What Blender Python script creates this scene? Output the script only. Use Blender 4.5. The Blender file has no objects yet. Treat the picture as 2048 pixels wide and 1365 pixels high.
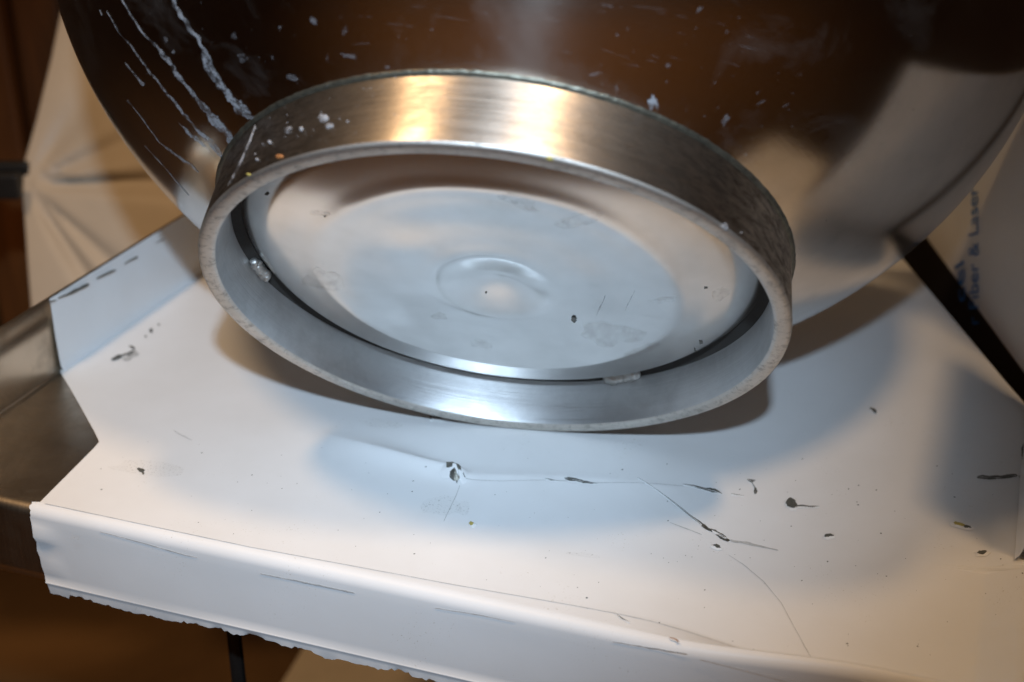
import bpy, bmesh, math, random
from mathutils import Vector, Matrix, noise
random.seed(7)
U = 0.075                      # metres per fitting unit (outer radius of the foot ring)
sc = bpy.context.scene
col = sc.collection

# ------------------------------------------------------------------ camera
CR = Matrix(((1.0, 0.00275, 0.00131), (0.0, 0.43051, -0.90258), (-0.00304, 0.90258, 0.43051)))
CP = Vector((-0.02903, -4.98418, 2.77448))
cam = bpy.data.cameras.new('camera')
co = bpy.data.objects.new('camera', cam); col.objects.link(co)
co.matrix_world = Matrix.Translation(CP * U) @ CR.to_4x4()
cam.lens = 50; cam.sensor_width = 36
cam.clip_start = 0.01; cam.clip_end = 50
cam.dof.use_dof = True
cam.dof.focus_distance = 4.95 * U
cam.dof.aperture_fstop = 11
cam.dof.aperture_blades = 7
sc.camera = co

# ------------------------------------------------------------------ world, view
w = bpy.data.worlds.new('World'); sc.world = w; w.use_nodes = True
nt = w.node_tree
bg = nt.nodes['Background']
bg.inputs[0].default_value = (0.62, 0.40, 0.27, 1)
bg.inputs[1].default_value = 0.049
sc.view_settings.view_transform = 'Standard'
sc.view_settings.look = 'None'
sc.view_settings.exposure = 0
sc.view_settings.gamma = 1

# ------------------------------------------------------------------ lamps
def aim(o, target):
    d = (Vector(target) - Vector(o.location)).normalized()
    o.rotation_euler = d.to_track_quat('-Z', 'Y').to_euler()
def spot(name, loc, target, power, colr, radius, angle, blend):
    l = bpy.data.lights.new(name, 'SPOT'); l.energy = power; l.color = colr
    l.shadow_soft_size = radius * U; l.spot_size = math.radians(angle); l.spot_blend = blend
    o = bpy.data.objects.new(name, l); col.objects.link(o)
    o.location = Vector(loc) * U; aim(o, Vector(target) * U)
    return o
WARM = (1.0, 0.66, 0.36)
spot('warm_lamp', (3.68, -5.40, 15.41), (-2.2, 1.2, 0), 22.5, WARM, 0.85, 42, 1.0)
spot('warm_lamp', (-4.57, -2.43, 10.62), (-2.0, 0.6, 0), 10.6, WARM, 0.70, 56, 1.0)
spot('camera_flash', (0.05, -5.74, 4.54), (-0.58, 0.50, 0.6), 12.0, (0.60, 0.79, 1.0), 0.11, 43, 1.0)

spot('warm_lamp', (-3, -8, 10), (-1, -16, -1.5), 31, (1.0, 0.70, 0.45), 0.8, 120, 1.0)   # added unseen lamp, lights the wall behind the camera that the steel mirrors

# ------------------------------------------------------------------ helpers
def px_dir(x, y):
    return (CR @ Vector(((x - 1024) / 2844, -(y - 682.5) / 2844, -1.0))).normalized()
def on_plane(x, y, p0, n):
    d = px_dir(x, y); n = Vector(n)
    return CP + d * ((Vector(p0) - CP).dot(n) / d.dot(n))
def on_z(x, y, z=0.0):
    return on_plane(x, y, (0, 0, z), (0, 0, 1))

def tag(o, label=None, cat=None, group=None, kind=None):
    if label: o['label'] = label
    if cat: o['category'] = cat
    if group: o['group'] = group
    if kind: o['kind'] = kind
    return o
def mesh_obj(name, verts, faces, mat, parent=None, uvs=None, smooth=True, scale=True):
    me = bpy.data.meshes.new(name)
    me.from_pydata([tuple(Vector(v) * U) if scale else tuple(v) for v in verts], [], faces)
    me.validate()
    me.materials.append(mat)
    if uvs is not None:
        uv = me.uv_layers.new(name='uv')
        for lp in me.loops:
            uv.data[lp.index].uv = uvs[lp.vertex_index]
    if smooth:
        me.polygons.foreach_set('use_smooth', [True] * len(me.polygons))
    me.update()
    o = bpy.data.objects.new(name, me); col.objects.link(o)
    if parent: o.parent = parent
    return o
def empty(name, loc=(0, 0, 0), rot=None):
    o = bpy.data.objects.new(name, None); col.objects.link(o)
    o.empty_display_size = 0.02
    if rot is not None:
        o.matrix_world = Matrix.Translation(Vector(loc) * U) @ rot.to_4x4()
    else:
        o.location = Vector(loc) * U
    return o
def box_data(x0, x1, y0, y1, z0, z1):
    v = [(x, y, z) for z in (z0, z1) for y in (y0, y1) for x in (x0, x1)]
    f = [(0, 2, 3, 1), (4, 5, 7, 6), (0, 1, 5, 4), (2, 6, 7, 3), (0, 4, 6, 2), (1, 3, 7, 5)]
    return v, f
def bevel(o, width, seg=2):
    m = o.modifiers.new('bevel', 'BEVEL'); m.width = width * U; m.segments = seg; m.limit_method = 'ANGLE'
    return o

# ------------------------------------------------------------------ materials
class NT:
    def __init__(s, name):
        s.m = bpy.data.materials.new(name); s.m.use_nodes = True
        s.t = s.m.node_tree; s.n = s.t.nodes; s.b = s.n['Principled BSDF']
    def node(s, typ, **kw):
        nd = s.n.new(typ)
        for k, v in kw.items():
            if k.startswith('i_'): nd.inputs[k[2:].replace('_', ' ')].default_value = v
            else: setattr(nd, k, v)
        return nd
    def link(s, a, b): s.t.links.new(a, b)
    def coord(s, kind='Object', scale=(1, 1, 1)):
        tc = s.node('ShaderNodeTexCoord'); mp = s.node('ShaderNodeMapping')
        mp.inputs['Scale'].default_value = scale
        s.link(tc.outputs[kind], mp.inputs['Vector']); return mp.outputs[0]
    def noise(s, vec, scale, detail=4, rough=0.55, dist=0.0):
        nd = s.node('ShaderNodeTexNoise')
        nd.inputs['Scale'].default_value = scale; nd.inputs['Detail'].default_value = detail
        nd.inputs['Roughness'].default_value = rough; nd.inputs['Distortion'].default_value = dist
        s.link(vec, nd.inputs['Vector']); return nd.outputs['Fac']
    def ramp(s, fac, stops):
        r = s.node('ShaderNodeValToRGB'); e = r.color_ramp.elements
        while len(e) < len(stops): e.new(0.5)
        for el, (p, c) in zip(e, stops):
            el.position = p; el.color = (c[0], c[1], c[2], 1) if isinstance(c, tuple) else (c, c, c, 1)
        s.link(fac, r.inputs[0]); return r.outputs[0]
    def mix(s, fac, a, b):
        m = s.node('ShaderNodeMix', data_type='RGBA')
        for inp, val in ((m.inputs[0], fac), (m.inputs[6], a), (m.inputs[7], b)):
            if hasattr(val, 'is_linked') or hasattr(val, 'links'): s.link(val, inp)
            elif isinstance(val, tuple): inp.default_value = (*val, 1)
            else: inp.default_value = val
        return m.outputs[2]
    def math(s, op, a, b=None):
        m = s.node('ShaderNodeMath', operation=op)
        for i, val in enumerate((a, b)):
            if val is None: continue
            if hasattr(val, 'links'): s.link(val, m.inputs[i])
            else: m.inputs[i].default_value = val
        return m.outputs[0]
    def bump(s, h, strength, dist, normal=None):
        b = s.node('ShaderNodeBump'); b.inputs['Strength'].default_value = strength
        b.inputs['Distance'].default_value = dist
        s.link(h, b.inputs['Height'])
        if normal is not None: s.link(normal, b.inputs['Normal'])
        return b.outputs[0]
    def set(s, **kw):
        for k, v in kw.items():
            inp = s.b.inputs[k.replace('_', ' ')]
            if hasattr(v, 'links'): s.link(v, inp)
            elif isinstance(v, tuple): inp.default_value = (*v, 1) if len(v) == 3 else v
            else: inp.default_value = v
        return s.m

def xl_(t):                             # local x of the ring: its sides are the grimiest
    sp = t.node('ShaderNodeSeparateXYZ'); t.link(t.coord('Object'), sp.inputs[0]); return sp.outputs[0]
def steel(name, base, r0, r1, brush=(6, 400), brush_bump=0.15, stain=0.0, stain_col=(0.05, 0.04, 0.03), stain_scale=90, aniso=0.0, lo=0.45, hi=0.62, coord='UV', smear=0.0, lobe=None, fine_bump=0.05, stain_uv=None):
    t = NT(name)
    uv = t.coord(coord, (brush[0], brush[1], 1))
    lines = t.noise(uv, 1.0, 5, 0.7)
    ob = t.coord('Object')
    blot = t.noise(ob, 60, 6, 0.6)
    fine = t.noise(ob, 700, 3, 0.6)
    rg = t.ramp(t.math('ADD', t.math('MULTIPLY', lines, 0.5), t.math('MULTIPLY', blot, 0.5)), [(0.35, r0), (0.65, r1)])
    colr = t.mix(t.ramp(blot, [(0.35, 0.0), (0.7, 1.0)]), base, tuple(c * 0.86 for c in base))
    metal = 1.0
    if smear:
        sm = t.math('MULTIPLY', t.ramp(t.noise(t.coord('Object', (1, 1, 1)), 38, 7, 0.68, 0.6), [(0.52, 0.0), (0.78, 1.0)]), smear)
        colr = t.mix(sm, colr, (0.50, 0.50, 0.52)); metal = t.math('SUBTRACT', 1.0, sm)
    if stain:
        stain = t.math('MULTIPLY', t.ramp(t.math('ADD', t.math('ABSOLUTE', t.math('MULTIPLY', xl_(t), 10.0)), t.math('MULTIPLY', t.noise(t.coord('Object', (1, 1, 1)), 30, 3, 0.6), 0.5)), [(0.25, 0.30), (0.85, 1.0)]), stain) if stain_uv else stain
        sn = t.noise(t.coord('UV', (*stain_uv, 1)), 1.0, 9, 0.74, 0.5) if stain_uv else t.noise(t.coord('Object', (1, 1, 1)), stain_scale, 8, 0.72, 0.4)
        sf = t.math('MULTIPLY', t.ramp(sn, [(lo, 0.0), (hi, 1.0)]), stain)
        colr = t.mix(sf, colr, stain_col)
        rg = t.math('ADD', rg, t.math('MULTIPLY', sf, 0.25))
    nb = t.bump(lines, brush_bump, 0.0002)
    nb = t.bump(fine, fine_bump, 0.0002, nb)
    t.set(Base_Color=colr, Metallic=metal, Roughness=rg, Normal=nb, Anisotropic=aniso)
    if lobe:
        g = t.node('ShaderNodeBsdfAnisotropic'); g.inputs['Roughness'].default_value = lobe[1]
        g.inputs['Anisotropy'].default_value = lobe[2] if len(lobe) > 2 else 0.0
        if len(lobe) > 2:
            tg2 = t.node('ShaderNodeTangent', direction_type='UV_MAP'); tg2.uv_map = 'uv'; t.link(tg2.outputs[0], g.inputs['Tangent']); g.inputs['Rotation'].default_value = 0.0
        t.link(colr, g.inputs['Color']); t.link(nb, g.inputs['Normal'])
        mx = t.node('ShaderNodeMixShader'); mx.inputs[0].default_value = lobe[0]
        t.link(t.b.outputs[0], mx.inputs[1]); t.link(g.outputs[0], mx.inputs[2])
        t.link(mx.outputs[0], t.n['Material Output'].inputs[0])
    if aniso:
        tg = t.node('ShaderNodeTangent', direction_type='UV_MAP'); tg.uv_map = 'uv'
        t.link(tg.outputs[0], t.b.inputs['Tangent']); t.b.inputs['Anisotropic Rotation'].default_value = 0.25
    return t.m

M = {}
M['body'] = steel('bowl_steel', (0.66, 0.61, 0.56), 0.10, 0.20, brush=(4, 420), brush_bump=0.06, smear=0.06, lobe=(0.05, 0.38, 0.6))
M['ring'] = steel('ring_steel_outside', (0.66, 0.60, 0.53), 0.24, 0.42, brush=(10, 80), brush_bump=0.18, stain=0.75, stain_col=(0.11, 0.085, 0.065), stain_uv=(90, 40), lo=0.40, hi=0.60, aniso=0.75, lobe=(0.15, 0.42))
M['lip'] = steel('ring_steel_lip', (0.62, 0.58, 0.53), 0.45, 0.6, brush=(60, 300), brush_bump=0.3, stain=0.55, stain_col=(0.12, 0.105, 0.09), stain_scale=420, lo=0.5, hi=0.7)
M['ring_in'] = steel('ring_steel_inside', (0.60, 0.60, 0.60), 0.38, 0.55, brush=(6, 90), brush_bump=0.5, stain=0.12, stain_scale=70, aniso=0.5)
M['plate'] = steel('plate_steel', (0.78, 0.77, 0.75), 0.19, 0.23, brush=(10, 120), brush_bump=0.0, fine_bump=0.0, stain=0.12, stain_col=(0.3, 0.26, 0.2), stain_scale=16, lo=0.50, hi=0.80, lobe=(0.12, 0.5))
M['weld'] = steel('weld_metal', (0.50, 0.48, 0.45), 0.40, 0.6, brush=(300, 300), brush_bump=0.8, coord='Object')
M['tray'] = steel('tray_steel', (0.62, 0.53, 0.42), 0.28, 0.40, brush=(1500, 40), brush_bump=0.10, stain=0.3, stain_scale=60, coord='Object')

def film_mat():
    t = NT('white_film')
    ob = t.coord('Object')
    b = t.noise(ob, 30, 5, 0.6)
    c = t.mix(t.ramp(b, [(0.3, 0.0), (0.8, 1.0)]), (0.80, 0.805, 0.81), (0.745, 0.745, 0.74))
    # yellow-brown dirt dots in sparse clusters
    dots = t.noise(ob, 1700, 2, 0.5); cl = t.noise(ob, 45, 3, 0.5)
    df = t.math('MULTIPLY', t.ramp(dots, [(0.66, 0.0), (0.74, 1.0)]), t.ramp(cl, [(0.56, 0.0), (0.72, 0.8)]))
    c = t.mix(df, c, (0.33, 0.28, 0.18))
    orange = t.noise(ob, 900, 2, 0.5)
    big = t.noise(ob, 22, 2, 0.5)
    n1 = t.bump(orange, 0.03, 0.0003)
    n1 = t.bump(big, 0.12, 0.002, n1)
    t.set(Base_Color=c, Roughness=0.42, Normal=n1)
    t.b.inputs['Specular IOR Level'].default_value = 0.32
    t.b.inputs['Subsurface Weight'].default_value = 0.0
    return t.m
M['film'] = film_mat()
def plain(name, c, rough=0.6, metal=0.0, nscale=120, amt=0.25, bump=0.2):
    t = NT(name); ob = t.coord('Object'); n = t.noise(ob, nscale, 6, 0.65)
    cc = t.mix(t.ramp(n, [(0.3, 0.0), (0.7, 1.0)]), c, tuple(x * (1 - amt) for x in c))
    t.set(Base_Color=cc, Roughness=rough, Metallic=metal, Normal=t.bump(n, bump, 0.0006))
    return t.m
def mark_mat():
    t = NT('dark_mark'); ob = t.coord('Object'); n = t.noise(ob, 1100, 5, 0.75)
    t.set(Base_Color=t.mix(n, (0.02, 0.022, 0.02), (0.16, 0.16, 0.14)), Roughness=0.5, Alpha=t.ramp(n, [(0.34, 0.6), (0.46, 1.0)])); return t.m
M['mark'] = mark_mat()
M['bare'] = plain('bare_steel_in_tear', (0.35, 0.34, 0.30), 0.35, 0.8, 700, 0.6)
M['scuff'] = plain('grey_scuff', (0.58, 0.58, 0.57), 0.5, 0.0, 900, 0.3)
M['yellow'] = plain('yellow_dirt', (0.45, 0.38, 0.10), 0.6, 0.0, 900, 0.3)
M['rust'] = plain('rust_spot', (0.40, 0.16, 0.05), 0.6, 0.0, 900, 0.3)
M['print'] = plain('blue_print', (0.02, 0.20, 0.55), 0.45, 0.0, 300, 0.2, 0.0)
M['black'] = plain('black_iron', (0.02, 0.018, 0.016), 0.5, 0.3)
def deposit_mat():
    t = NT('lime_deposit'); ob = t.coord('Object')
    n = t.noise(ob, 420, 6, 0.7)
    a = t.ramp(n, [(0.42, 0.04), (0.60, 0.72)])
    c = t.mix(n, (0.50, 0.52, 0.56), (0.28, 0.28, 0.30))
    t.set(Base_Color=c, Roughness=0.7, Alpha=a, Normal=t.bump(n, 0.5, 0.0005))
    return t.m
M['lime'] = deposit_mat()
def smudge_mat(name, c, amt):
    t = NT(name); ob = t.coord('Object')
    n = t.noise(ob, 260, 6, 0.75)
    t.set(Base_Color=c, Roughness=0.5, Alpha=t.math('MULTIPLY', t.ramp(n, [(0.42, 0.0), (0.66, 1.0)]), amt))
    return t.m
M['smudge'] = smudge_mat('water_stain', (0.34, 0.30, 0.25), 0.18)
M['haze_dirt'] = smudge_mat('pale_smear', (0.42, 0.42, 0.45), 0.28)
def wood(name, c1, c2, sc_=(40, 40, 4), rough=0.5):
    t = NT(name); v = t.coord('Object', sc_); n = t.noise(v, 1.0, 6, 0.65, 0.8)
    c = t.ramp(n, [(0.25, c1), (0.75, c2)])
    t.set(Base_Color=c, Roughness=rough, Normal=t.bump(n, 0.2, 0.001)); return t.m
M['wood'] = wood('stained_wood', (0.02, 0.008, 0.003), (0.20, 0.07, 0.015))
M['floor'] = wood('brown_floor', (0.13, 0.065, 0.022), (0.22, 0.115, 0.04), (6, 6, 6), 0.6)
M['wallwood'] = wood('added_wall_brown', (0.085, 0.055, 0.034), (0.19, 0.135, 0.09), (3, 3, 2), 0.6)
M['board'] = plain('pale_board', (0.80, 0.68, 0.52), 0.7, 0.0, 40, 0.12)
M['back'] = plain('backdrop_film', (0.42, 0.35, 0.27), 0.5, 0.0, 25, 0.10)
M['panel_metal'] = steel('panel_steel', (0.3, 0.29, 0.28), 0.25, 0.4, coord='Object', brush=(40, 900))

# ------------------------------------------------------------------ the bowl
NW = Vector((-0.13827, -0.77608, -0.61529)).normalized()     # outward normal of the foot
AX = -NW
XL = (Vector((1, 0, 0)) - AX * AX.x).normalized()
YL = AX.cross(XL)
BR = Matrix((XL, YL, AX)).transposed()
LC = Vector((-0.10428, -0.60639, 0.78830))
EA, EB, ZC = 1.9067, 1.5718, 1.5978
bowl = empty('steel_bowl', LC, BR)
tag(bowl, 'stainless steel bowl lying tipped on the white film, its foot ring facing the camera', 'bowl')
def to_local(p): return BR.transposed() @ (p - LC)
def dir_local(d): return BR.transposed() @ d

def lathe(name, prof, mat, parent, seg=256, wob=None):
    verts = []; uvs = []; faces = []
    L = 0; ls = [0]
    for i in range(1, len(prof)):
        L += math.dist(prof[i], prof[i - 1]); ls.append(L)
    for i, (r, z) in enumerate(prof):
        for k in range(seg + 1):
            a = 2 * math.pi * k / seg
            rr, zz = r, z
            if wob: rr, zz = wob(r, z, a)
            verts.append((rr * math.cos(a), rr * math.sin(a), zz)); uvs.append((k / seg, ls[i]))
    S = seg + 1
    for i in range(len(prof) - 1):
        for k in range(seg):
            faces.append((i * S + k, i * S + k + 1, (i + 1) * S + k + 1, (i + 1) * S + k))
    o = mesh_obj(name, verts, faces, mat, parent, uvs)
    return o
def ell_z(r, a=EA, b=EB): return ZC - b * math.sqrt(max(0, 1 - (r / a) ** 2))
# body: outside, rolled rim, inside
prof = []
a0 = math.asin(0.97 / EA)
for i in range(70):
    th = a0 + (math.pi / 2 - a0) * i / 69
    prof.append((EA * math.sin(th), ZC - EB * math.cos(th)))
zr = ZC + 0.05
for i in range(11):
    th = -math.pi / 2 + math.pi * 1.25 * i / 10
    prof.append((EA + 0.035 + 0.035 * math.cos(th + 0) if i else EA, zr + 0.035 + 0.035 * math.sin(th)))
for i in range(50):
    th = math.pi / 2 - (math.pi / 2 - math.asin(0.88 / (EA - 0.02))) * i / 49
    prof.append(((EA - 0.02) * math.sin(th), ZC - (EB - 0.02) * math.cos(th)))
prof += [(0.80, 0.262), (0.4, 0.245), (0.001, 0.242)]
body = lathe('body', prof, M['body'], bowl, 320)
# foot ring: outer wall
H0, RB = 0.2549, 0.984
def wb(r, z, a):
    return r + 0.0015 * noise.noise(Vector((math.cos(a) * 2, math.sin(a) * 2, z * 3))), z
ring = lathe('foot_ring', [(RB + 0.004, H0 + 0.03), (RB, H0 - 0.005), (RB + 0.003, 0.20), (RB + 0.009, 0.10), (0.9985, 0.022), (0.998, 0.012)], M['ring'], bowl, 320, wb)
lipo = lathe('lip', [(0.998, 0.012), (0.995, 0.005), (0.988, 0.001), (0.975, 0.0), (0.955, 0.001), (0.945, 0.004), (0.940, 0.010)], M['lip'], ring, 320, wb)
inner = lathe('ring_inside', [(0.940, 0.010), (0.937, 0.02), (0.932, 0.08), (0.930, 0.14), (0.930, 0.235), (0.930, 0.31)], M['ring_in'], ring, 320, wb)
# bottom plate with pressed relief
def plate_z(r):
    z = 0.100
    if r > 0.52: z += 0.48 * (r - 0.52) ** 2
    if r > 0.79: z += 4.0 * (r - 0.79) ** 2                       # edge rolls away
    z -= 0.0055 * math.exp(-((r - 0.62) / 0.040) ** 2)         # soft raised bead
    z += 0.005 * math.exp(-((r - 0.42) / 0.09) ** 2)
    z += 0.052 * math.exp(-(r / 0.14) ** 2) - 0.006 * math.exp(-((r - 0.22) / 0.05) ** 2)   # dimple in the middle
    return z
prof = [(0.001 + 0.899 * i / 150, plate_z(0.001 + 0.899 * i / 150)) for i in range(151)] + [(0.903, 0.225), (0.900, 0.25)]
def plate_xy(x, y):
    d = BR.transposed() @ px_dir(x, y); o = to_local(CP); p = o + d * ((0.15 - o.z) / d.z); return p.x, p.y
DENTS = [(*plate_xy(800, 462), -0.010, 0.10), (*plate_xy(1185, 535), -0.010, 0.11), (*plate_xy(840, 560), -0.004, 0.14), (*plate_xy(1290, 640), -0.004, 0.16)]
def pw(r, z, a):
    k = r * (1 - r) * 4
    z += k * 0.009 * noise.noise(Vector((r * math.cos(a) * 2.4 + 3, r * math.sin(a) * 2.4, 1.7)))
    if r < 0.85:
        for cx_, cy_, am, wd in DENTS:
            z += am * math.exp(-((r * math.cos(a) - cx_) ** 2 + (r * math.sin(a) - cy_) ** 2) / wd ** 2)
    return r, z
plate = lathe('base_plate', prof, M['plate'], bowl, 256, pw)
# dirty seam bead where the ring meets the bowl
def seam(r, z, a):
    nn = noise.noise(Vector((math.cos(a) * 40, math.sin(a) * 40, z * 8)))
    return r + 0.002 * nn, z + 0.002 * nn
M['seam'] = plain('seam_weld', (0.20, 0.19, 0.15), 0.4, 0.8, 500, 0.6, 0.5)
lathe('seam', [(RB - 0.004, H0 - 0.010), (RB + 0.008, H0 - 0.008), (RB + 0.013, H0 + 0.002), (RB + 0.014, H0 + 0.012), (RB + 0.010, H0 + 0.03)], M['seam'], ring, 720, seam)

M['gap_shade'] = plain('gap_shade_black', (0.018, 0.015, 0.012), 0.8, 0.0, 600, 0.4)
lathe('shaded_gap', [(0.931, 0.190), (0.918, 0.200), (0.896, 0.212)], M['gap_shade'], bowl, 256)  # black annulus standing in for the shade inside the gap
# surfaces to lay marks on: pixel -> (world point, normal)
def on_body(x, y):
    d = dir_local(px_dir(x, y)); o = to_local(CP)
    S = Vector((1 / EA, 1 / EA, 1 / EB)); oc = Vector((o.x, o.y, o.z - ZC))
    o2 = Vector((oc.x * S.x, oc.y * S.y, oc.z * S.z)); d2 = Vector((d.x * S.x, d.y * S.y, d.z * S.z))
    a = d2.dot(d2); b = o2.dot(d2); c = o2.dot(o2) - 1
    q = b * b - a * c
    if q < 0: return None
    t = (-b - math.sqrt(q)) / a
    p = oc + d * t
    n = Vector((p.x / EA ** 2, p.y / EA ** 2, p.z / EB ** 2)).normalized()
    return Vector((p.x, p.y, p.z + ZC)), n
def on_ring(x, y, R=0.996):
    d = dir_local(px_dir(x, y)); o = to_local(CP)
    a = d.x ** 2 + d.y ** 2; b = o.x * d.x + o.y * d.y; c = o.x ** 2 + o.y ** 2 - R * R
    q = b * b - a * c
    if q < 0: return None
    t = (-b - math.sqrt(q)) / a; p = o + d * t
    return p, Vector((p.x, p.y, 0)).normalized()
def on_plate(x, y):
    d = dir_local(px_dir(x, y)); o = to_local(CP)
    z = 0.148
    for _ in range(8):
        p = o + d * ((z - o.z) / d.z); z = plate_z(math.hypot(p.x, p.y)) 
    return p, Vector((0, 0, -1))
def on_floor(x, y):
    p = on_z(x, y, 0)
    return Vector((p.x, p.y, film_h(p.x, p.y))), Vector((0, 0, 1))

def ribbon(name, pts, surf, mat, parent, off=0.003, jag=0.35, step=5.0, seed=0, wk=0.72):
    """pts: (x, y, width) in photo pixels; laid on surf as a thin raised strip with ragged edges"""
    dense = []
    for (x0, y0, w0), (x1, y1, w1) in zip(pts, pts[1:]):
        n = max(1, int(math.hypot(x1 - x0, y1 - y0) / step))
        for i in range(n):
            t = i / n; dense.append((x0 + (x1 - x0) * t, y0 + (y1 - y0) * t, w0 + (w1 - w0) * t))
    dense.append(pts[-1])
    dense = [(x, y, w_ * wk) for x, y, w_ in dense]
    verts = []; faces = []; rows = 0
    for i, (x, y, wd) in enumerate(dense):
        a = dense[max(0, i - 1)]; b = dense[min(len(dense) - 1, i + 1)]
        tx, ty = b[0] - a[0], b[1] - a[1]; L = math.hypot(tx, ty) or 1; nx, ny = -ty / L, tx / L
        j = i * step
        n1 = noise.noise(Vector((j * 0.06, seed, 0.3))); n2 = noise.noise(Vector((j * 0.07, seed, 9.3))); n3 = 0.5 * noise.noise(Vector((j * 0.05, seed, 5.1)))
        n4 = noise.noise(Vector((j * 0.33, seed, 2.2)))
        end = 0.15 if i in (0, len(dense) - 1) else 1
        h1 = wd * 0.5 * (1 + jag * 2 * n1 + jag * n4) * end; h2 = wd * 0.5 * (1 + jag * 2 * n2 - jag * n4) * end; sh = wd * jag * n3 * 1.2
        row = []
        for q, e in ((h1 + sh, 0.0), (sh, off), (-h2 + sh, 0.0)):
            r = surf(x + nx * q, y + ny * q)
            if r is None: row = None; break
            p, n = r; row.append(p + n * (0.0015 + e))
        if row is None: continue
        verts += row; rows += 1
    for i in range(rows - 1):
        for k in range(2):
            faces.append((i * 3 + k, i * 3 + k + 1, i * 3 + 4 + k, i * 3 + 3 + k))
    return mesh_obj(name, verts, faces, mat, parent)
def blob(name, x, y, rx, ry, surf, mat, parent, ang=0, off=0.006, jag=0.25, seed=0, seg=18):
    c, n = surf(x, y); verts = [c + n * (0.002 + off)]; faces = []
    ca, sa = math.cos(ang), math.sin(ang)
    for ring_, k in ((0.6, 0.75), (1.0, 0.0)):
        for i in range(seg):
            a = 2 * math.pi * i / seg
            j = 1 + jag * 2 * noise.noise(Vector((math.cos(a) * 1.6, math.sin(a) * 1.6, seed * 3.1)))
            ex, ey = rx * ring_ * j * math.cos(a), ry * ring_ * j * math.sin(a)
            r = surf(x + ex * ca - ey * sa, y + ex * sa + ey * ca)
            if r is None: r = (c, n)
            verts.append(r[0] + r[1] * (0.0015 + off * k))
    for i in range(seg):
        j = (i + 1) % seg
        faces.append((0, 1 + i, 1 + j)); faces.append((1 + i, 1 + seg + i, 1 + seg + j, 1 + j))
    return mesh_obj(name, verts, faces, mat, parent)

# --- lime run marks on the body
streaks = [
    [(335, -20, 9), (362, 30, 14), (400, 85, 10), (425, 135, 15), (440, 170, 18), (462, 195, 22), (490, 225, 24), (514, 247, 20)],
    [(240, -8, 3), (262, 30, 4), (290, 72, 5), (318, 98, 9), (345, 135, 12), (370, 170, 9), (400, 205, 11), (430, 240, 18), (468, 280, 20)],
    [(214, 22, 3), (238, 65, 3.5), (262, 92, 4), (288, 130, 5), (325, 175, 6), (355, 212, 8), (390, 255, 7), (425, 290, 12), (448, 318, 14)],
    [(250, 125, 3), (268, 148, 4), (288, 172, 9)],
    [(358, 245, 5), (380, 268, 11), (405, 288, 9), (432, 316, 7)],
    [(255, 200, 2), (290, 245, 2.5), (318, 285, 3), (345, 305, 5), (375, 327, 8), (398, 345, 3)],
    [(290, 292, 2), (325, 330, 2), (355, 365, 3), (378, 392, 2)],
    [(405, 105, 5), (412, 135, 9), (432, 165, 8)],
    [(205, 32, 1.5), (200, 20, 2.5)],
]
for i, s in enumerate(streaks):
    ribbon('lime_streak', s, on_body, M['lime'], bowl, 0.0012, 0.5, 2.5, i * 7.7)
for i, (x, y, rx, ry, an) in enumerate([(487, 117, 16, 9, 0.6), (468, 73, 8, 8, 0), (347, 104, 3.5, 3, 0), (332, 79, 3, 7, -0.4), (1307, 205, 9, 17, -0.2),
        (1195, 148, 24, 5, -0.3), (1335, 131, 8, 4, 0), (1232, 182, 6, 12, 0), (690, 62, 5, 12, 0.2), (628, 42, 8, 13, -.4), (700, 112, 28, 6, 0.15), (775, 135, 6, 5, 0),
        (1450, 240, 8, 17, 0.5), (1400, 18, 4, 9, 0.9), (585, 155, 12, 9, 0.3), (545, 115, 3, 6, 0), (530, 93, 5, 4, 0), (655, 118, 3, 12, 0), (1215, 12, 22, 4, 0.25),
        (1522, 205, 14, 2.5, -.5), (1570, 212, 10, 2, -.5), (1600, 150, 4, 3, 0), (560, 55, 3, 3, 0), (505, 60, 3, 3, 0), (1690, 270, 2, 2, 0), (1255, 60, 3, 9, 0.2), (865, 60, 4, 3, 0)]):
    k_ = 1.0 if i in (2, 3, 4) else 0.72
    blob('spot', x, y, rx * k_, ry * k_, on_body, M['lime'] if i in (2, 4) else M['haze_dirt'], bowl, an, 0.0015 if i == 4 else 0.0003, 0.45, i)
# fine speckle joined into one part
def speckle(name, surf, region, n, mat, parent, r0, r1, seed, elong=1.0, accept=None):
    rnd = random.Random(seed); V = []; F = []
    for _ in range(n):
        x = rnd.uniform(region[0], region[2]); y = rnd.uniform(region[1], region[3])
        if accept and not accept(x, y): continue
        r = surf(x, y)
        if r is None: continue
        p, nn = r; rr = rnd.uniform(r0, r1) * (0.5 if rnd.random() < .7 else 1)
        t1 = nn.orthogonal().normalized(); t2 = nn.cross(t1); a0_ = rnd.uniform(0, 6.28); b = len(V)
        V.append(p + nn * (0.002 + rr * 0.3)); k = 7
        for i in range(k):
            a = a0_ + 6.283 * i / k; q = rr * rnd.uniform(.6, 1.2)
            V.append(p + nn * 0.001 + t1 * math.cos(a) * q * elong + t2 * math.sin(a) * q)
        for i in range(k): F.append((b, b + 1 + i, b + 1 + (i + 1) % k))
    o = mesh_obj(name, V, F, mat, parent); o['kind'] = 'stuff'; return o
def ringside(x, y):
    l = on_ring(x, y); return l is not None and 0.02 < l[0].z < 0.25
speckle('dried_speckle', on_body, (180, 0, 1500, 320), 160, M['haze_dirt'], bowl, 0.001, 0.0032, 3)
speckle('dust', on_body, (1200, 0, 2000, 500), 120, M['haze_dirt'], bowl, 0.001, 0.005, 13)
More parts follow.
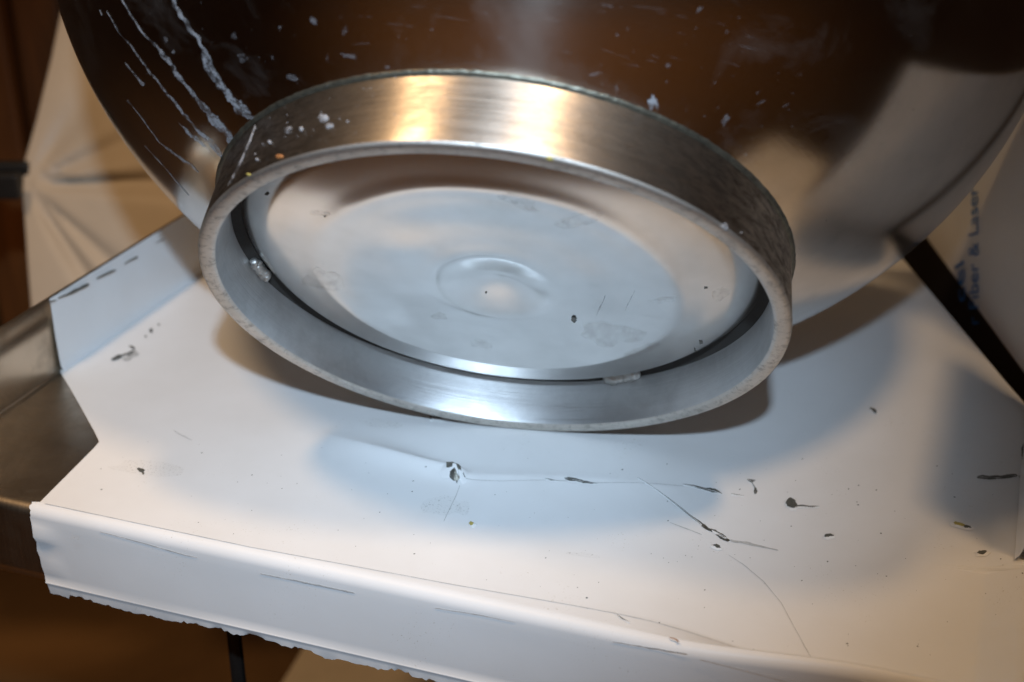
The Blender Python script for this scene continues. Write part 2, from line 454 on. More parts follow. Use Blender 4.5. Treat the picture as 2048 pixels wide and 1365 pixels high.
# --- marks on the foot ring's outer wall
ribbon('lime_streak', [(512, 252, 5), (498, 290, 7), (485, 320, 7), (468, 352, 5), (458, 372, 3)], on_ring, M['lime'], ring, 0.004, 0.3, 3, 41)
for i, (x, y, rx, ry, an, mt) in enumerate([(647, 237, 11, 8, 0, 'lime'), (660, 253, 8, 6, 0, 'lime'), (577, 262, 9, 8, -0.5, 'lime'), (603, 259, 4, 5, 0, 'lime'), (540, 285, 4, 4, 0, 'lime'), (528, 290, 3, 4, 0, 'lime'),
        (1449, 455, 8, 8, 0, 'lime'), (561, 314, 8, 5, 0, 'rust'), (1481, 466, 2, 2, 0, 'lime'), (498, 350, 5, 3, 0, 'yellow'), (1100, 318, 8, 4, .2, 'yellow'), (515, 320, 3, 3, 0, 'lime')]):
    if on_ring(x, y): blob('spot', x, y, rx, ry, on_ring, M[mt], ring, an, 0.006, 0.25, i + 30)
speckle('dried_speckle', on_ring, (440, 150, 800, 360), 120, M['lime'], ring, 0.0015, 0.0045, 5, 1, ringside)
# --- stains on the plate
for i, (x, y, rx, ry, an) in enumerate([(1215, 668, 62, 22, 0.1), (1365, 508, 14, 22, 0.9), (1355, 567, 14, 7, 0.7), (1440, 590, 14, 20, 0.4), (655, 430, 38, 14, 0.1), (1160, 440, 50, 12, -0.3),
        (880, 632, 14, 9, 0), (1325, 600, 30, 6, -0.1), (645, 560, 36, 26, 0.3), (1040, 405, 40, 14, 0.4), (1290, 700, 44, 8, -0.3), (960, 690, 24, 10, 0.2)]):
    blob('stain', x, y, rx, ry, on_plate, M['smudge'], plate, an, 0.0005, 0.3, i + 60)
for i, (x, y, r) in enumerate([(1148, 640, 5), (1402, 685, 4), (534, 388, 4), (650, 432, 3), (972, 585, 2), (1412, 575, 4), (1390, 700, 2)]):
    blob('speck', x, y, r, r * 0.8, on_plate, M['mark'], plate, 0, 0.002, 0.4, i + 80)
for i, pts in enumerate([[(1212, 585, 1.5), (1206, 606, 2), (1192, 632, 1.5)], [(1276, 548, 1.5), (1270, 580, 2), (1250, 622, 1.5)], [(776, 622, 1.5), (778, 662, 1.2)], [(640, 505, 1.2), (648, 530, 1.2)],
        [(900, 395, 1.5), (960, 400, 1.2), (1022, 411, 2)], [(1240, 628, 1.2), (1300, 633, 1.5), (1340, 640, 1)], [(1175, 575, 1.3), (1190, 600, 1.5), (1230, 615, 1)], [(860, 497, 1.2), (890, 515, 1.5)], [(740, 396, 1), (700, 415, 1.2)]]):
    ribbon('scratch', pts, on_plate, M['smudge'] if i > 3 else M['lime'], plate, 0.0003, 0.2, 2.5, 90 + i)
rs = random.Random(5)
for i in range(26):                     # arc-shaped hairlines left by scouring
    x, y = rs.uniform(700, 1500), rs.uniform(5, 130); L = rs.uniform(20, 75); a = 0.12 + rs.uniform(-.12, .12) + (x - 1000) / 2200
    if y + abs(L * math.sin(a)) > 135 or not on_body(x, y): continue
    ribbon('hairline', [(x, y, 0.8), (x + L * 0.5 * math.cos(a), y + L * 0.5 * math.sin(a) - 1, 1.4), (x + L * math.cos(a), y + L * math.sin(a), 0.8)], on_body, M['haze_dirt'], bowl, 0.0003, 0.2, 4, 200 + i)
# --- tack welds between plate and ring
def weld(x, y, n, dx, dy, seed):
    rnd = random.Random(seed); V = []; F = []
    for i in range(n):
        t = i / (n - 1) - 0.5
        d = dir_local(px_dir(x + dx * t, y + dy * t)); o = to_local(CP)
        z = 0.165; p = o + d * ((z - o.z) / d.z)
        a = math.atan2(p.y, p.x); c = Vector((0.914 * math.cos(a), 0.914 * math.sin(a), 0.190))
        bm = bmesh.new(); bmesh.ops.create_icosphere(bm, subdivisions=2, radius=0.021 * rnd.uniform(0.8, 1.25))
        b = len(V)
        for v in bm.verts:
            V.append(c + v.co * (1 + 0.45 * noise.noise(v.co * 60 + Vector((i, seed, 0)))) + Vector((0, 0, rnd.uniform(-.002, .002))))
        for f in bm.faces: F.append(tuple(b + v.index for v in f.verts))
        bm.free()
    mesh_obj('weld', V, F, M['weld'], bowl)
weld(517, 550, 7, 34, 26, 1)
weld(1248, 768, 9, 58, -3, 2)

# ------------------------------------------------------------------ the tray and its protective film
E1 = Vector((0.9412, -0.3378, 0)); E2 = Vector((0.3378, 0.9412, 0))
S0, T0 = -2.06, -1.14          # side fold, front fold
def bow(s, t):                         # the front edge bows back a little towards the right
    k = min(1, max(0, (s - 0.85) / 0.7)); k = k * k * (3 - 2 * k)
    return 0.072 * k * min(1, max(0, (0.4 - (t - T0)) / 0.4))
def st(s, t, z=0): return E1 * s + E2 * (t + bow(s, t)) + Vector((0, 0, z))
def to_st(p): return p.dot(E1), p.dot(E2)
PU = on_z(912, 955)
PR = on_z(635, 868); PR2 = on_z(1380, 965); PR3 = on_z(880, 1055)
def segd(px, py, a, b):
    dx, dy = b.x - a.x, b.y - a.y; L2 = dx * dx + dy * dy
    t = max(0, min(1, ((px - a.x) * dx + (py - a.y) * dy) / L2))
    qx, qy = a.x + t * dx, a.y + t * dy
    side = (dx * (py - a.y) - dy * (px - a.x))
    return math.hypot(px - qx, py - qy), t, (1 if side > 0 else -1)
def film_h(x, y):
    h = 0.0
    r = math.hypot(x - PU.x, y - PU.y)
    if r < 1.6:
        h += -0.014 * math.exp(-(r / 0.16) ** 1.3)
        d, t, s = segd(x, y, PU, PR)
        h += 0.046 * math.exp(-(d / (0.030 + 0.06 * t)) ** 1.4) * (1 - t) ** 0.8 * (1 if s < 0 else 1)
        d, t, s = segd(x, y, PU, PR2)
        h += 0.018 * math.exp(-(d / 0.10)) * (1 - t) ** 0.7
        d, t, s = segd(x, y, PU, PR3)
        h += 0.007 * math.exp(-(d / 0.05)) * (1 - t)
    h += 0.004 * noise.noise(Vector((x * 0.9, y * 0.9, 0.2)))
    h -= 0.09 / (1 + math.exp(-(x - 0.62) / 0.12)) / (1 + math.exp((x - 1.6) / 0.2))
    # keep below the bowl's resting points
    return min(h, 0.05)
def place_film_h(s, t):
    p = st(s, t); edge = min(1, max(0, (t - T0) / 0.12)) * min(1, max(0, (s - S0) / 0.12))
    return film_h(p.x, p.y) * edge
_fh = film_h
SR = 1.925
def film_h(x, y):
    s, t = x * E1.x + y * E1.y, x * E2.x + y * E2.y
    edge = min(1, max(0, (t - T0) / 0.12)) * min(1, max(0, (s - S0) / 0.12)) * min(1, max(0, (SR - s) / 0.12))
    return _fh(x, y) * edge
SR, TF, TC = 1.925, -0.31, 0.82          # right fold, its front end, start of the slanting rear cut
def right_edge(t):
    if t > TC: return SR - (t - TC) * 0.4353
    if t > TF: return SR
    return SR + min(0.45, (TF - t) * 12)
TB = 2.9
CR_ = 0.038                             # bend radius of the front fold
LIPH = 0.315
# cross-section (front fold) as (t, z) beginning at fold
def front_profile(off):
    R = CR_ + off; out = []
    for i in range(1, 9):
        a = math.pi / 2 * i / 8
        out.append((T0 + CR_ - R * math.sin(a), off - (R) * (1 - math.cos(a)) if False else (-CR_ + R * math.cos(a))))
    for i in range(1, 9):
        out.append((T0 + CR_ - R, -CR_ - (LIPH - CR_) * i / 8))
    return out
tray = empty('film_covered_tray', st(S0, T0, -LIPH))
tray.matrix_world = Matrix.Translation(Vector((0, 0, 0)))
tag(tray, 'folded sheet steel tray under scratched white protective film, carrying the bowl', 'metal tray')
# film: floor rows back to front, then over the front fold and down
A1, A2, A3 = on_z(120, 745), on_z(198, 885), on_z(80, 1008)
cut = [to_st(A1), to_st(on_z(152, 800)), to_st(on_z(190, 868)), to_st(on_z(199, 887)), to_st(on_z(190, 898)), to_st(on_z(135, 953)), to_st(A3)]
def left_cut(t):
    if t >= cut[0][1]: return S0
    for (sa, ta), (sb, tb) in zip(cut, cut[1:]):
        if tb <= t <= ta: 
            k = (ta - t) / (ta - tb + 1e-9); return sa + (sb - sa) * k
    return cut[-1][0]
rows_t = []
t = TB
while t > 0.9: rows_t.append(t); t -= 0.05
while t > T0 + CR_: rows_t.append(t); t -= 0.0125
rows_t = sorted(set(rows_t + [TF, TF - 0.002, TF - 0.0375, TC] + [c[1] for c in cut if c[1] > T0 + CR_] + [T0 + CR_]), reverse=True)
NC = 300
FO = 0.006
V = []; F = []
def frac_cols(k): return (k / NC)
for t in rows_t:
    l = left_cut(t) + (0.0008 * noise.noise(Vector((t * 60, 0, 0)))); r = right_edge(t)
    for k in range(NC + 1):
        s = l + (r - l) * frac_cols(k); p = st(s, t)
        V.append(Vector((p.x, p.y, FO + film_h(p.x, p.y))))
sA3 = cut[-1][0]
fp = front_profile(FO)
ragged = []
for i, (tt, zz) in enumerate(fp):
    q = i / (len(fp) - 1)
    l = sA3 - 0.030 + 0.018 * noise.noise(Vector((q * 9, 4, 0))) + 0.03 * q
    r = right_edge(T0)
    for k in range(NC + 1):
        kk = (k / NC); s = l + (r - l) * kk
        dt = 0
        if i > 8:                         # pleats at the torn end, fading along the lip
            x = s - l
            for zc_, ln, am in ((-0.105, 0.16, 0.022), (-0.185, 0.11, 0.012), (-0.235, 0.12, 0.014)):
                if x < ln: dt -= am * (1 - x / ln) * math.exp(-((zz - zc_ + 0.12 * x) / 0.010) ** 2)
            dt -= 0.003 * noise.noise(Vector((s * 1.5, zz * 3, 7)))
        V.append(st(s, tt + dt, zz))
# under-edge ridge and ragged skirt
skirt = [(-0.0020, -0.003), (-0.0030, -0.006), (-0.0010, -0.009), (-0.0005, -0.022), (-0.0005, -0.042)]
tE = fp[-1][0]; zE = fp[-1][1]
for i, (dt, dz) in enumerate(skirt):
    l = sA3 + 0.0 + 0.01 * i * 0.3
    r = right_edge(T0)
    for k in range(NC + 1):
        s = l + (r - l) * k / NC; rg = 0
        if i == len(skirt) - 1:
            rg = 0.022 * noise.noise(Vector((s * 2.3, 3, 0))) + 0.022 * noise.noise(Vector((s * 11, 8, 0))) + 0.012 * noise.noise(Vector((s * 60, 8, 0)))
            if s < sA3 + 0.10: rg -= 0.02
        V.append(st(s, tE + dt + (abs(rg) * 0.3), zE + dz + rg))
nrow = len(rows_t) + len(fp) + len(skirt)
for i in range(nrow - 1):
    for k in range(NC):
        F.append((i * (NC + 1) + k, (i + 1) * (NC + 1) + k, (i + 1) * (NC + 1) + k + 1, i * (NC + 1) + k + 1))
film = mesh_obj('protective_film', V, F, M['film'], tray)
# film on the side flange
FH = 0.345
ftop = on_plane(100, 600, st(S0, 0), E1); tcut_top = to_st(ftop)[1]; ztop = ftop.z
FH = ztop
def flange_lean(z): return S0 - 0.02 * z
V = []; F = []; nz = 14; ntn = 120
for i in range(nz + 1):
    q = i / nz; z = FO + (FH + 0.004 - FO) * q
    tl = cut[0][1] + (tcut_top - cut[0][1]) * q
    for k in range(ntn + 1):
        t = tl + (TB - tl) * (k / ntn) ** 1.5
        nn = 0.006 * noise.noise(Vector((t * 3, z * 3, 2)))
        b = 0.03 * math.exp(-z / 0.02)
        V.append(st(flange_lean(z) + FO + b * 0.6 + nn * math.sin(q * math.pi), t, z))
for i in range(nz):
    for k in range(ntn):
        F.append((i * (ntn + 1) + k, i * (ntn + 1) + k + 1, (i + 1) * (ntn + 1) + k + 1, (i + 1) * (ntn + 1) + k))
ff = mesh_obj('flange_film', V, F, M['film'], tray)
# the steel itself: floor, front lip, side flange, all one folded sheet with 0.02 thickness
V = []; F = []
ts = rows_t
prof_rows = [(t, 0.0) for t in ts] + front_profile(0.0)
SL = S0 + 0.0
ncs = 150
for (t, z) in prof_rows:
    r = right_edge(max(t, T0)) - 0.004
    for k in range(ncs + 1):
        q = st(SL + (r - SL) * k / ncs, t, z)
        if z == 0.0: q.z += film_h(q.x, q.y)
        V.append(q)
nr = len(prof_rows)
for i in range(nr - 1):
    for k in range(ncs):
        F.append((i * (ncs + 1) + k, (i + 1) * (ncs + 1) + k, (i + 1) * (ncs + 1) + k + 1, i * (ncs + 1) + k + 1))
stl = mesh_obj('steel_floor', V, F, M['tray'], tray)
m = stl.modifiers.new('solid', 'SOLIDIFY'); m.thickness = 0.02 * U; m.offset = -1
V = []; F = []
zs = [0.0 + 0.03 * (1 - math.cos(a)) for a in (0, 0.4, 0.8, 1.2, 1.57)]
flp = []
for a in (0, 0.35, 0.7, 1.05, 1.57): flp.append((S0 + 0.001 - 0.03 * math.sin(a), 0.03 * (1 - math.cos(a))))
flp = [(s + 0.03 - 0.03, z) for s, z in flp]
flp += [(S0 - 0.03 - 0.02 * (z - 0.03), z) for z in (0.1, 0.2, FH - 0.005)]
flp = [(S0 + 0.0 + min(0, (s - S0)) * 0.35, z) for s, z in flp]
tf0 = T0 + 0.02
for (s, z) in flp:
    for t in (tf0, -0.6, 0, 0.6, 1.2, 2.0, TB):
        V.append(st(s, t, z))
for i in range(len(flp) - 1):
    for k in range(6):
        F.append((i * 7 + k, i * 7 + k + 1, (i + 1) * 7 + k + 1, (i + 1) * 7 + k))
sf = mesh_obj('steel_flange', V, F, M['tray'], tray)
m = sf.modifiers.new('solid', 'SOLIDIFY'); m.thickness = 0.02 * U; m.offset = -1

# right flange, steel with film on its inner face
RH = 1.38
V = []; F = []; nz = 24; ntn = 30
for i in range(nz + 1):
    q = i / nz; z = FO + RH * q ** 1.4
    b = 0.035 * math.exp(-z / 0.025)
    for k in range(ntn + 1):
        t0_ = -0.30; t = t0_ + (TC - t0_) * k / ntn
        V.append(st(SR - FO - b + 0.004 * noise.noise(Vector((t * 3, z * 3, 4))), t, z))
for i in range(nz):
    for k in range(ntn):
        F.append((i * (ntn + 1) + k, i * (ntn + 1) + k + 1, (i + 1) * (ntn + 1) + k + 1, (i + 1) * (ntn + 1) + k))
mesh_obj('flange_film', V, F, M['film'], tray)
V = [st(SR, -0.30, -0.02), st(SR, TC, -0.02), st(SR, TC, RH), st(SR, -0.30, RH)]
V = V + [v + E1 * 0.02 for v in V]
mesh_obj('steel_flange', V, [(0, 1, 2, 3), (7, 6, 5, 4), (0, 4, 5, 1), (1, 5, 6, 2), (2, 6, 7, 3), (3, 7, 4, 0)], M['tray'], tray, smooth=False)

# --- marks in the film
LIFT = [0.0005]
def mk(name, pts, mat='mark', off=0.001, jag=0.35, seed=0, surf=None):
    def sfc(x, y):
        p, n = on_floor(x, y); return p + n * (FO + LIFT[0]), n
    LIFT[0] = 0.0005
    if name in ('tear', 'slit', 'gouge', 'scratch') and mat in ('mark', 'rust') and surf is None:
        ribbon('lifted_edge', [(x, y + 0.6, w_ * 1.3 + 1.5) for x, y, w_ in pts], sfc, M['film'], film, 0.0035, jag, 2.5, seed + 0.4)
        LIFT[0] = 0.0030
    return ribbon(name, pts, surf or sfc, M[mat], film, off, jag, 2.5, seed, 0.85)
def bl(name, x, y, rx, ry, mat='mark', an=0, seed=0, off=0.002, jag=0.35):
    def sfc(x, y):
        p, n = on_floor(x, y); return p + n * (FO + LIFT[0]), n
    LIFT[0] = 0.0005
    if name in ('hole', 'chip', 'puncture'):
        blob('lifted_edge', x + 1, y + 1, rx * 1.35 + 1, ry * 1.35 + 1, sfc, M['film'], film, an, 0.005, jag, seed + 0.3)
        LIFT[0] = 0.0050
    return blob(name, x, y, rx, ry, sfc, M[mat], film, an, off, jag, seed)
# puncture with flaps
bl('puncture', 910, 955, 16, 13, 'bare', 0.3, 2, 0.001, 0.45)
mk('tear', [(895, 940, 5), (903, 945, 8), (907, 952, 3)], seed=3)
mk('tear', [(896, 958, 3), (902, 964, 5), (912, 970, 4)], seed=4)
mk('tear', [(918, 955, 4), (925, 962, 8), (931, 964, 3)], seed=5)
mk('tear', [(912, 966, 7), (914, 974, 2)], seed=6)
mk('tear', [(921, 942, 2), (917, 948, 3)], seed=7)
mk('crack', [(930, 964, 1.2), (1000, 968, 0.8), (1090, 967, 0.8), (1130, 968, 1), (1200, 970, 1), (1290, 964, 0.8), (1370, 957, 1)], 'scuff', 0.0003, 0.2, 8)
mk('tear', [(1090, 965, 2), (1102, 968, 4), (1115, 969, 1)], seed=9)
mk('tear', [(1128, 964, 2), (1138, 966, 7), (1152, 967, 5), (1165, 969, 8), (1178, 971, 4), (1195, 973, 1)], seed=10)
mk('tear', [(1366, 955, 2), (1385, 954, 4), (1405, 956, 5), (1430, 957, 8), (1446, 962, 2)], seed=11)
mk('tear', [(1464, 960, 2), (1478, 961, 3), (1490, 962, 1)], seed=12)
mk('tear', [(1496, 929, 2), (1506, 932, 6), (1514, 930, 2)], seed=13)
mk('tear', [(1506, 934, 1.5), (1512, 943, 2), (1514, 951, 7), (1512, 958, 3)], seed=14)
mk('scratch', [(1275, 955, 1.2), (1318, 977, 2), (1350, 996, 3), (1385, 1018, 4.5), (1405, 1030, 6)], 'mark', 0.0006, 0.2, 15)
mk('scratch', [(1400, 1026, 5), (1420, 1038, 8), (1440, 1046, 9), (1462, 1053, 7)], 'bare', 0.001, 0.5, 16)
mk('tear', [(1425, 1038, 3), (1440, 1043, 6), (1455, 1050, 3)], seed=17)
mk('scuff', [(1462, 1053, 6), (1500, 1056, 5), (1560, 1066, 3)], 'scuff', 0.0005, 0.3, 18)
mk('scratch', [(1458, 1083, 1), (1490, 1100, 1), (1530, 1130, 1.3), (1565, 1170, 1.5), (1590, 1215, 1.5), (1615, 1260, 1.4), (1640, 1302, 1.6)], 'scuff', 0.0003, 0.25, 19)
mk('tear', [(1640, 1302, 3), (1648, 1310, 8), (1651, 1322, 9), (1660, 1326, 4)], seed=20)
mk('gouge', [(1660, 1325, 3), (1690, 1333, 4), (1720, 1341, 3), (1790, 1355, 3), (1830, 1362, 6), (1880, 1370, 4)], 'rust', 0.001, 0.3, 21)
bl('hole', 1586, 974, 10, 8, 'mark', 0, 22)
mk('slit', [(1580, 980, 5), (1600, 979, 4.5), (1625, 980, 4), (1642, 980, 1)], seed=23)
mk('slit', [(1955, 944, 4), (1968, 945, 9), (1990, 948, 9), (2015, 951, 8), (2035, 953, 5)], seed=24)
mk('tear', [(2036, 952, 4), (2042, 956, 5), (2052, 952, 8)], 'scuff', 0.004, 0.3, 25)
mk('slit', [(2060, 870, 6), (2046, 900, 8), (2046, 942, 4)], seed=26)
bl('speck', 282, 944, 7, 4, 'mark', 0.3, 27); bl('speck', 286, 947, 3, 5, 'mark', 0, 28)
mk('tear', [(222, 724, 5), (238, 719, 10), (255, 714, 9), (270, 706, 5)], 'mark', seed=29, jag=0.5)
mk('tear', [(258, 696, 3), (266, 700, 9), (270, 705, 2)], seed=30)
bl('tear', 262, 715, 16, 8, 'scuff', -0.4, 31)
bl('speck', 303, 664, 4, 4, 'mark'); bl('speck', 292, 676, 2, 2, 'mark'); bl('speck', 318, 652, 2, 2, 'mark')
bl('chip', 878, 834, 11, 7, 'mark', 0.1, 33); bl('chip', 862, 841, 2.5, 2.5, 'mark')
bl('chip', 1750, 800, 9, 3, 'mark', 0.6, 34)
bl('chip', 1661, 1038, 9, 3.5, 'mark', -0.1, 35); bl('chip', 1436, 1071, 8, 3, 'mark', 0.15, 36)
bl('chip', 1938, 1037, 7, 3, 'mark', 0.2, 37); bl('chip', 1966, 1088, 10, 3.5, 'mark', 0.1, 38); bl('chip', 1920, 1030, 14, 3, 'yellow', 0.3, 39)
bl('chip', 943, 1052, 5, 3.5, 'yellow', 0, 40)
mk('scratch', [(1228, 1228, 1.5), (1245, 1240, 3), (1260, 1248, 1.5)], seed=41)
mk('scratch', [(1338, 1279, 3), (1352, 1283, 4), (1358, 1289, 3)], 'rust', seed=42)
mk('scratch', [(348, 865, 1.2), (362, 874, 2), (385, 885, 1.5)], 'scuff', seed=43)
mk('scratch', [(920, 975, 1.2), (912, 995, 1.8), (900, 1020, 1.6), (887, 1047, 1.2)], 'scuff', 0.0004, 0.3, 44)
mk('scratch', [(1340, 1035, 1.2), (1370, 1042, 2), (1405, 1050, 1.2)], 'scuff', 0.0008, 0.2, 45)
def stain(x, y, rx, ry, an, seed):
    bl('dirt_stain', x, y, rx, ry, 'dirt', an, seed, 0.0003, 0.2)
def dirt_mat():
    t = NT('dry_dirt'); ob = t.coord('Object')
    n = t.noise(ob, 1500, 3, 0.6); g = t.noise(ob, 200, 3, 0.5)
    a = t.math('ADD', t.math('MULTIPLY', t.ramp(n, [(0.58, 0.0), (0.70, 1.0)]), 0.3), t.math('MULTIPLY', g, 0.05))
    t.set(Base_Color=(0.42, 0.36, 0.24), Roughness=0.7, Alpha=a); return t.m
M['dirt'] = dirt_mat()
stain(882, 1016, 44, 18, 0.0, 1); stain(925, 1020, 16, 12, -.4, 6); stain(300, 942, 80, 14, 0.05, 2); stain(760, 850, 40, 9, 0.1, 3); stain(1170, 1112, 34, 5, 0.1, 4); stain(150, 1080, 10, 6, 0, 5)
# tiny specks all over: one stuff part
def on_film(x, y):
    p, n = on_floor(x, y); return p + n * FO, n
def infilm(x, y):
    p = on_z(x, y); s, t = to_st(p); return t > T0 + .08 and s > left_cut(t) + .05 and y > 880 - 0.0 * x and s < right_edge(t) - .05
speckle('fine_dirt', on_film, (150, 880, 2048, 1365), 260, M['mark'], film, 0.0008, 0.0042, 21, 1.3, infilm)
# light rub lines along the front bend and lower hem
def on_bend(x, y):                      # front face plane of the lip
    p = on_plane(x, y, st(0, T0 - FO, 0), E2); return p, -E2
for i, (pts, mt) in enumerate([([(200, 1063, 1), (290, 1087, 2.5), (370, 1110, 2.5), (395, 1115, 1)], 'scuff'), ([(520, 1147, 2), (600, 1163, 3.5), (710, 1186, 4.5)], 'scuff'), ([(870, 1216, 2), (960, 1230, 2.5), (1030, 1244, 1)], 'scuff'), ([(1225, 1283, 2), (1300, 1296, 4), (1375, 1308, 3)], 'scuff'), ([(1400, 1318, 1), (1640, 1372, 1.2)], 'scuff')]):
    ribbon('rub_mark', pts, on_bend, M[mt], film, 0.001, 0.3, 3, 60 + i)
mk('rub_mark', [(90, 1011, 1), (500, 1098, 1), (900, 1172, 1.2), (1300, 1240, 1), (1800, 1340, 1)], 'scuff', 0.0002, 0.2, 71)
# dark pen/dirt along the top of the flange, where the film is worn through
def on_flange(x, y):
    p = on_plane(x, y, st(S0 + FO * 2, 0), E1); return p, E1.copy()
for i, pts in enumerate([[(96, 605, 3), (112, 600, 4)], [(115, 597, 4), (150, 582, 9), (178, 568, 9)], [(192, 558, 3), (215, 547, 8), (232, 540, 3)], [(248, 528, 3), (275, 513, 5)], [(310, 487, 2), (330, 477, 3)]]):
    ribbon('worn_edge', pts, on_flange, M['mark'], ff, 0.002, 0.35, 3, 80 + i)

V = [(-40, -16, -4.5), (40, -16, -4.5), (40, -16, 22), (-40, -16, 22)]
added_wall = mesh_obj('wall', V, [(3, 2, 1, 0)], M['wallwood']); tag(added_wall, kind='structure')  # unseen wall behind the camera, added so the bowl mirrors brown
# tray legs
def leg(x, y, wd, z1):
    v, f = box_data(-wd, wd, -wd, wd, FZ + 0.004, z1)
    return v, f

# ------------------------------------------------------------------ floor, panel, backdrop, post
FZ = -4.5
V = [(-60, -60, FZ), (60, -60, FZ), (60, 60, FZ), (-60, 60, FZ)]
fl = mesh_obj('floor', V, [(0, 1, 2, 3)], M['floor']); tag(fl, kind='structure')

def tube_leg(x, y, r):
    v, f = box_data(x - r, x + r, y - r, y + r, FZ, -0.16)
    return bevel(mesh_obj('leg', v, f, M['black'], tray, smooth=False), 0.02)
p = on_plane(466, 1250, (0, -0.35, 0), (0, 1, 0)); tube_leg(p.x, p.y, 0.028)
tube_leg(1.3, -1.2, 0.045); tube_leg(1.2, 1.7, 0.045)

# pale board leaning low behind the tray's front edge
pp = [on_z(540, 1400, FZ + 0.9), on_z(620, 1270, FZ + 0.9), on_z(960, 1270, FZ + 0.9), on_z(900, 1480, FZ + 0.9)]
bt = 0.08
V = [Vector(q) for q in pp] + [Vector(q) - Vector((0, 0, bt)) for q in pp]
F = [(3, 2, 1, 0), (4, 5, 6, 7), (0, 1, 5, 4), (1, 2, 6, 5), (2, 3, 7, 6), (3, 0, 4, 7)]
brd_c = sum((Vector(q) for q in pp), Vector()) / 4
bd = empty('low_board', (brd_c.x, brd_c.y, FZ))
def child_at(o, par):
    o.parent = par; o.matrix_parent_inverse = Matrix.Translation(par.location).inverted(); return o
child_at(bevel(mesh_obj('board_top', V, F, M['board'], smooth=False), 0.02), bd)
for q in pp:
    x, y = brd_c.x + (q.x - brd_c.x) * 0.8, brd_c.y + (q.y - brd_c.y) * 0.8
    v, f = box_data(x - .05, x + .05, y - .05, y + .05, FZ, FZ + 0.9 - bt - 0.003)
    child_at(mesh_obj('leg', v, f, M['black'], smooth=False), bd)
tag(bd, 'blurred low pale board on dark legs, under the front edge of the tray', 'stool')

# side panel with printed film on the right
PX = 2.17
PN = Vector((-1, 0, 0)); PY0, PH = 0.32, 5.0
pb0 = on_plane(1870, 500, (PX, 0, 0), PN); pb1 = on_plane(2048, 740, (PX, 0, 0), PN)
zb = (pb0.z + pb1.z) / 2
pan = empty('printed_side_panel', (PX, 1.0, zb)); tag(pan, 'upright sheet with blue lettering on its dull white film, right of the bowl', 'steel panel')
v, f = box_data(PX + 0.004, PX + 0.06, PY0 - 1.2, 5.2, FZ, zb - 0.013)
child_at(mesh_obj('base', v, f, M['black'], smooth=False), pan)  # black sheet added below the panel to paint the gap dark
v, f = box_data(PX + 0.004, PX + 0.03, PY0, 5.2, zb - 0.01, zb + PH)
child_at(mesh_obj('steel_sheet', v, f, M['panel_metal'], smooth=False), pan)
V = []; F = []
ny, nzz = 60, 40
for i in range(nzz + 1):
    for k in range(ny + 1):
        y = PY0 + (5.2 - PY0) * k / ny; z = zb + PH * i / nzz
        V.append((PX - 0.004 + 0.004 * noise.noise(Vector((y, z, 5))), y, z))
for i in range(nzz):
    for k in range(ny):
        F.append((i * (ny + 1) + k, (i + 1) * (ny + 1) + k, (i + 1) * (ny + 1) + k + 1, i * (ny + 1) + k + 1))
child_at(mesh_obj('film', V, F, M['film']), pan)
def text_on_panel(name, body, px_start, px_end, px_h0, px_h1):
    """text reading upward; px_start = bottom pixel of the line's baseline, px_end = its top, px_h0/px_h1 baseline and cap-height pixels"""
    P0 = on_plane(*px_start, (PX - 0.010, 0, 0), PN); P1 = on_plane(*px_end, (PX - 0.010, 0, 0), PN)
    Hh = (on_plane(*px_h1, (PX, 0, 0), PN) - on_plane(*px_h0, (PX, 0, 0), PN)).length
    cu = bpy.data.curves.new(name, 'FONT'); cu.body = body; cu.size = 1.0; cu.extrude = 0.0
    o = bpy.data.objects.new(name, cu); col.objects.link(o)
    bpy.context.view_layer.update()
    me = bpy.data.meshes.new_from_object(o); bpy.data.objects.remove(o)
    xs = [v.co.x for v in me.vertices]; x0, x1 = min(xs), max(xs)
    ax_ = (P1 - P0); up = Vector((0, 1, 0)) ; up = (up - ax_.normalized() * up.dot(ax_.normalized())).normalized()
    for v in me.vertices:
        q = P0 + ax_ * ((v.co.x - x0) / (x1 - x0)) + up * (v.co.y / 0.70 * Hh)
        v.co = q * U
    me.materials.append(M['print'])
    o = bpy.data.objects.new(name, me); col.objects.link(o); child_at(o, pan); return o
text_on_panel('lettering', 'cel', (1931, 600), (1927, 521), (1929, 560), (1911, 545))
text_on_panel('lettering', 'r Fiber & Laser', (1957, 648), (1955, 372), (1957, 560), (1938, 545))

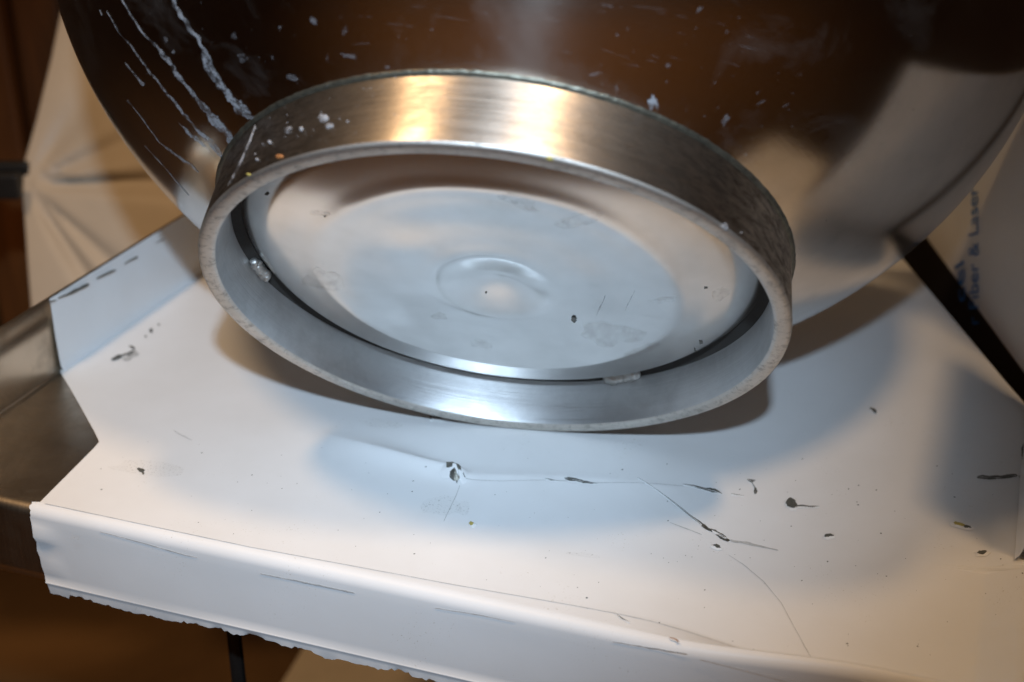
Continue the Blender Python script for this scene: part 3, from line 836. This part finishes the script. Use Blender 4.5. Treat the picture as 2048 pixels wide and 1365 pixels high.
# backdrop: creased pale sheet pinched by a clamp, behind the left side
YB = 3.4
BN = (0, -1, 0.7)
ctr = on_plane(38, 385, (0, YB, 0), BN)
lft = [(135, -120), (118, 0), (92, 130), (62, 250), (34, 345), (33, 400), (40, 480), (52, 640), (60, 900)]
lw = [on_plane(x, y, (0, YB, 0), BN) for x, y in lft]
lw.sort(key=lambda p: -p.z)
def bl_x(z):
    for a, b in zip(lw, lw[1:]):
        if b.z <= z <= a.z:
            k = (a.z - z) / (a.z - b.z); k = k; return a.x + (b.x - a.x) * k
    return lw[0].x if z > lw[0].z else lw[-1].x
V = []; F = []; ny, nx = 130, 110
zt, zbm = 3.2, -0.9
creases = [(0.03, 0.10, 0.06), (0.36, 0.05, 0.10), (-0.62, 0.05, 0.07), (-0.86, 0.06, 0.08), (0.9, 0.03, 0.2)]
for i in range(ny + 1):
    z = zt + (zbm - zt) * i / ny; xl = bl_x(z)
    for k in range(nx + 1):
        x = xl + 3.6 * (k / nx) ** 1.2
        dx, dz = x - ctr.x, z - ctr.z; r = math.hypot(dx, dz); a = math.atan2(dz, dx)
        y = YB + 0.7 * z + 0.12 * math.cos((x - xl) * 1.4)
        for (ca, am, wd) in creases:
            y += am * 1.2 * min(1, r / 0.25) * math.exp(-((a - ca) / wd) ** 2) * math.exp(-r / 1.6)
        y += 0.03 * noise.noise(Vector((x * 1.5, z * 1.5, 3)))
        V.append((x, y, z))
for i in range(ny):
    for k in range(nx):
        F.append((i * (nx + 1) + k, (i + 1) * (nx + 1) + k, (i + 1) * (nx + 1) + k + 1, i * (nx + 1) + k + 1))
bk = mesh_obj('creased_sheet', V, F, M['back'])
tag(bk, 'out of focus cream sheet with creases fanning from its pinched left edge', 'sheet')
m = bk.modifiers.new('solid', 'SOLIDIFY'); m.thickness = 0.012 * U
# clamp
YB = ctr.y
cl = empty('black_clamp', (ctr.x - 0.12, YB - 0.03, ctr.z)); tag(cl, 'small black clamp gripping the pinched left edge of the cream sheet', 'clamp')
def cpart(name, x0, x1, y0, y1, z0, z1):
    v, f = box_data(x0, x1, y0, y1, z0, z1); return child_at(bevel(mesh_obj(name, v, f, M['black'], smooth=False), 0.015), cl)
cx, cz = ctr.x, ctr.z
cpart('jaw', cx - 0.20, cx + 0.02, YB - 0.06, YB + 0.02, cz - 0.03, cz + 0.13)
cpart('jaw', cx - 0.20, cx + 0.02, YB + 0.16, YB + 0.24, cz - 0.03, cz + 0.13)
cpart('handle', cx - 0.34, cx - 0.20, YB - 0.06, YB + 0.24, cz - 0.10, cz + 0.18)
# wooden post
YQ = 6.0
q0 = on_plane(-60, 300, (0, YQ, 0), (0, 1, 0)); q1 = on_plane(52, 300, (0, YQ, 0), (0, 1, 0)); q2 = on_plane(145, 300, (0, YQ, 0), (0, 1, 0))
post = empty('wooden_post', ((q0.x + q1.x) / 2, YQ + 0.2, FZ)); tag(post, 'blurred orange-brown wooden post behind the cream sheet at far left', 'post')
v, f = box_data(q0.x, q1.x - 0.03, YQ, YQ + 0.5, FZ, 7)
child_at(bevel(mesh_obj('board', v, f, M['wood'], smooth=False), 0.03), post)
v, f = box_data(q1.x, q2.x, YQ + 0.15, YQ + 0.5, FZ, 7)
child_at(bevel(mesh_obj('board', v, f, M['wood'], smooth=False), 0.03), post)
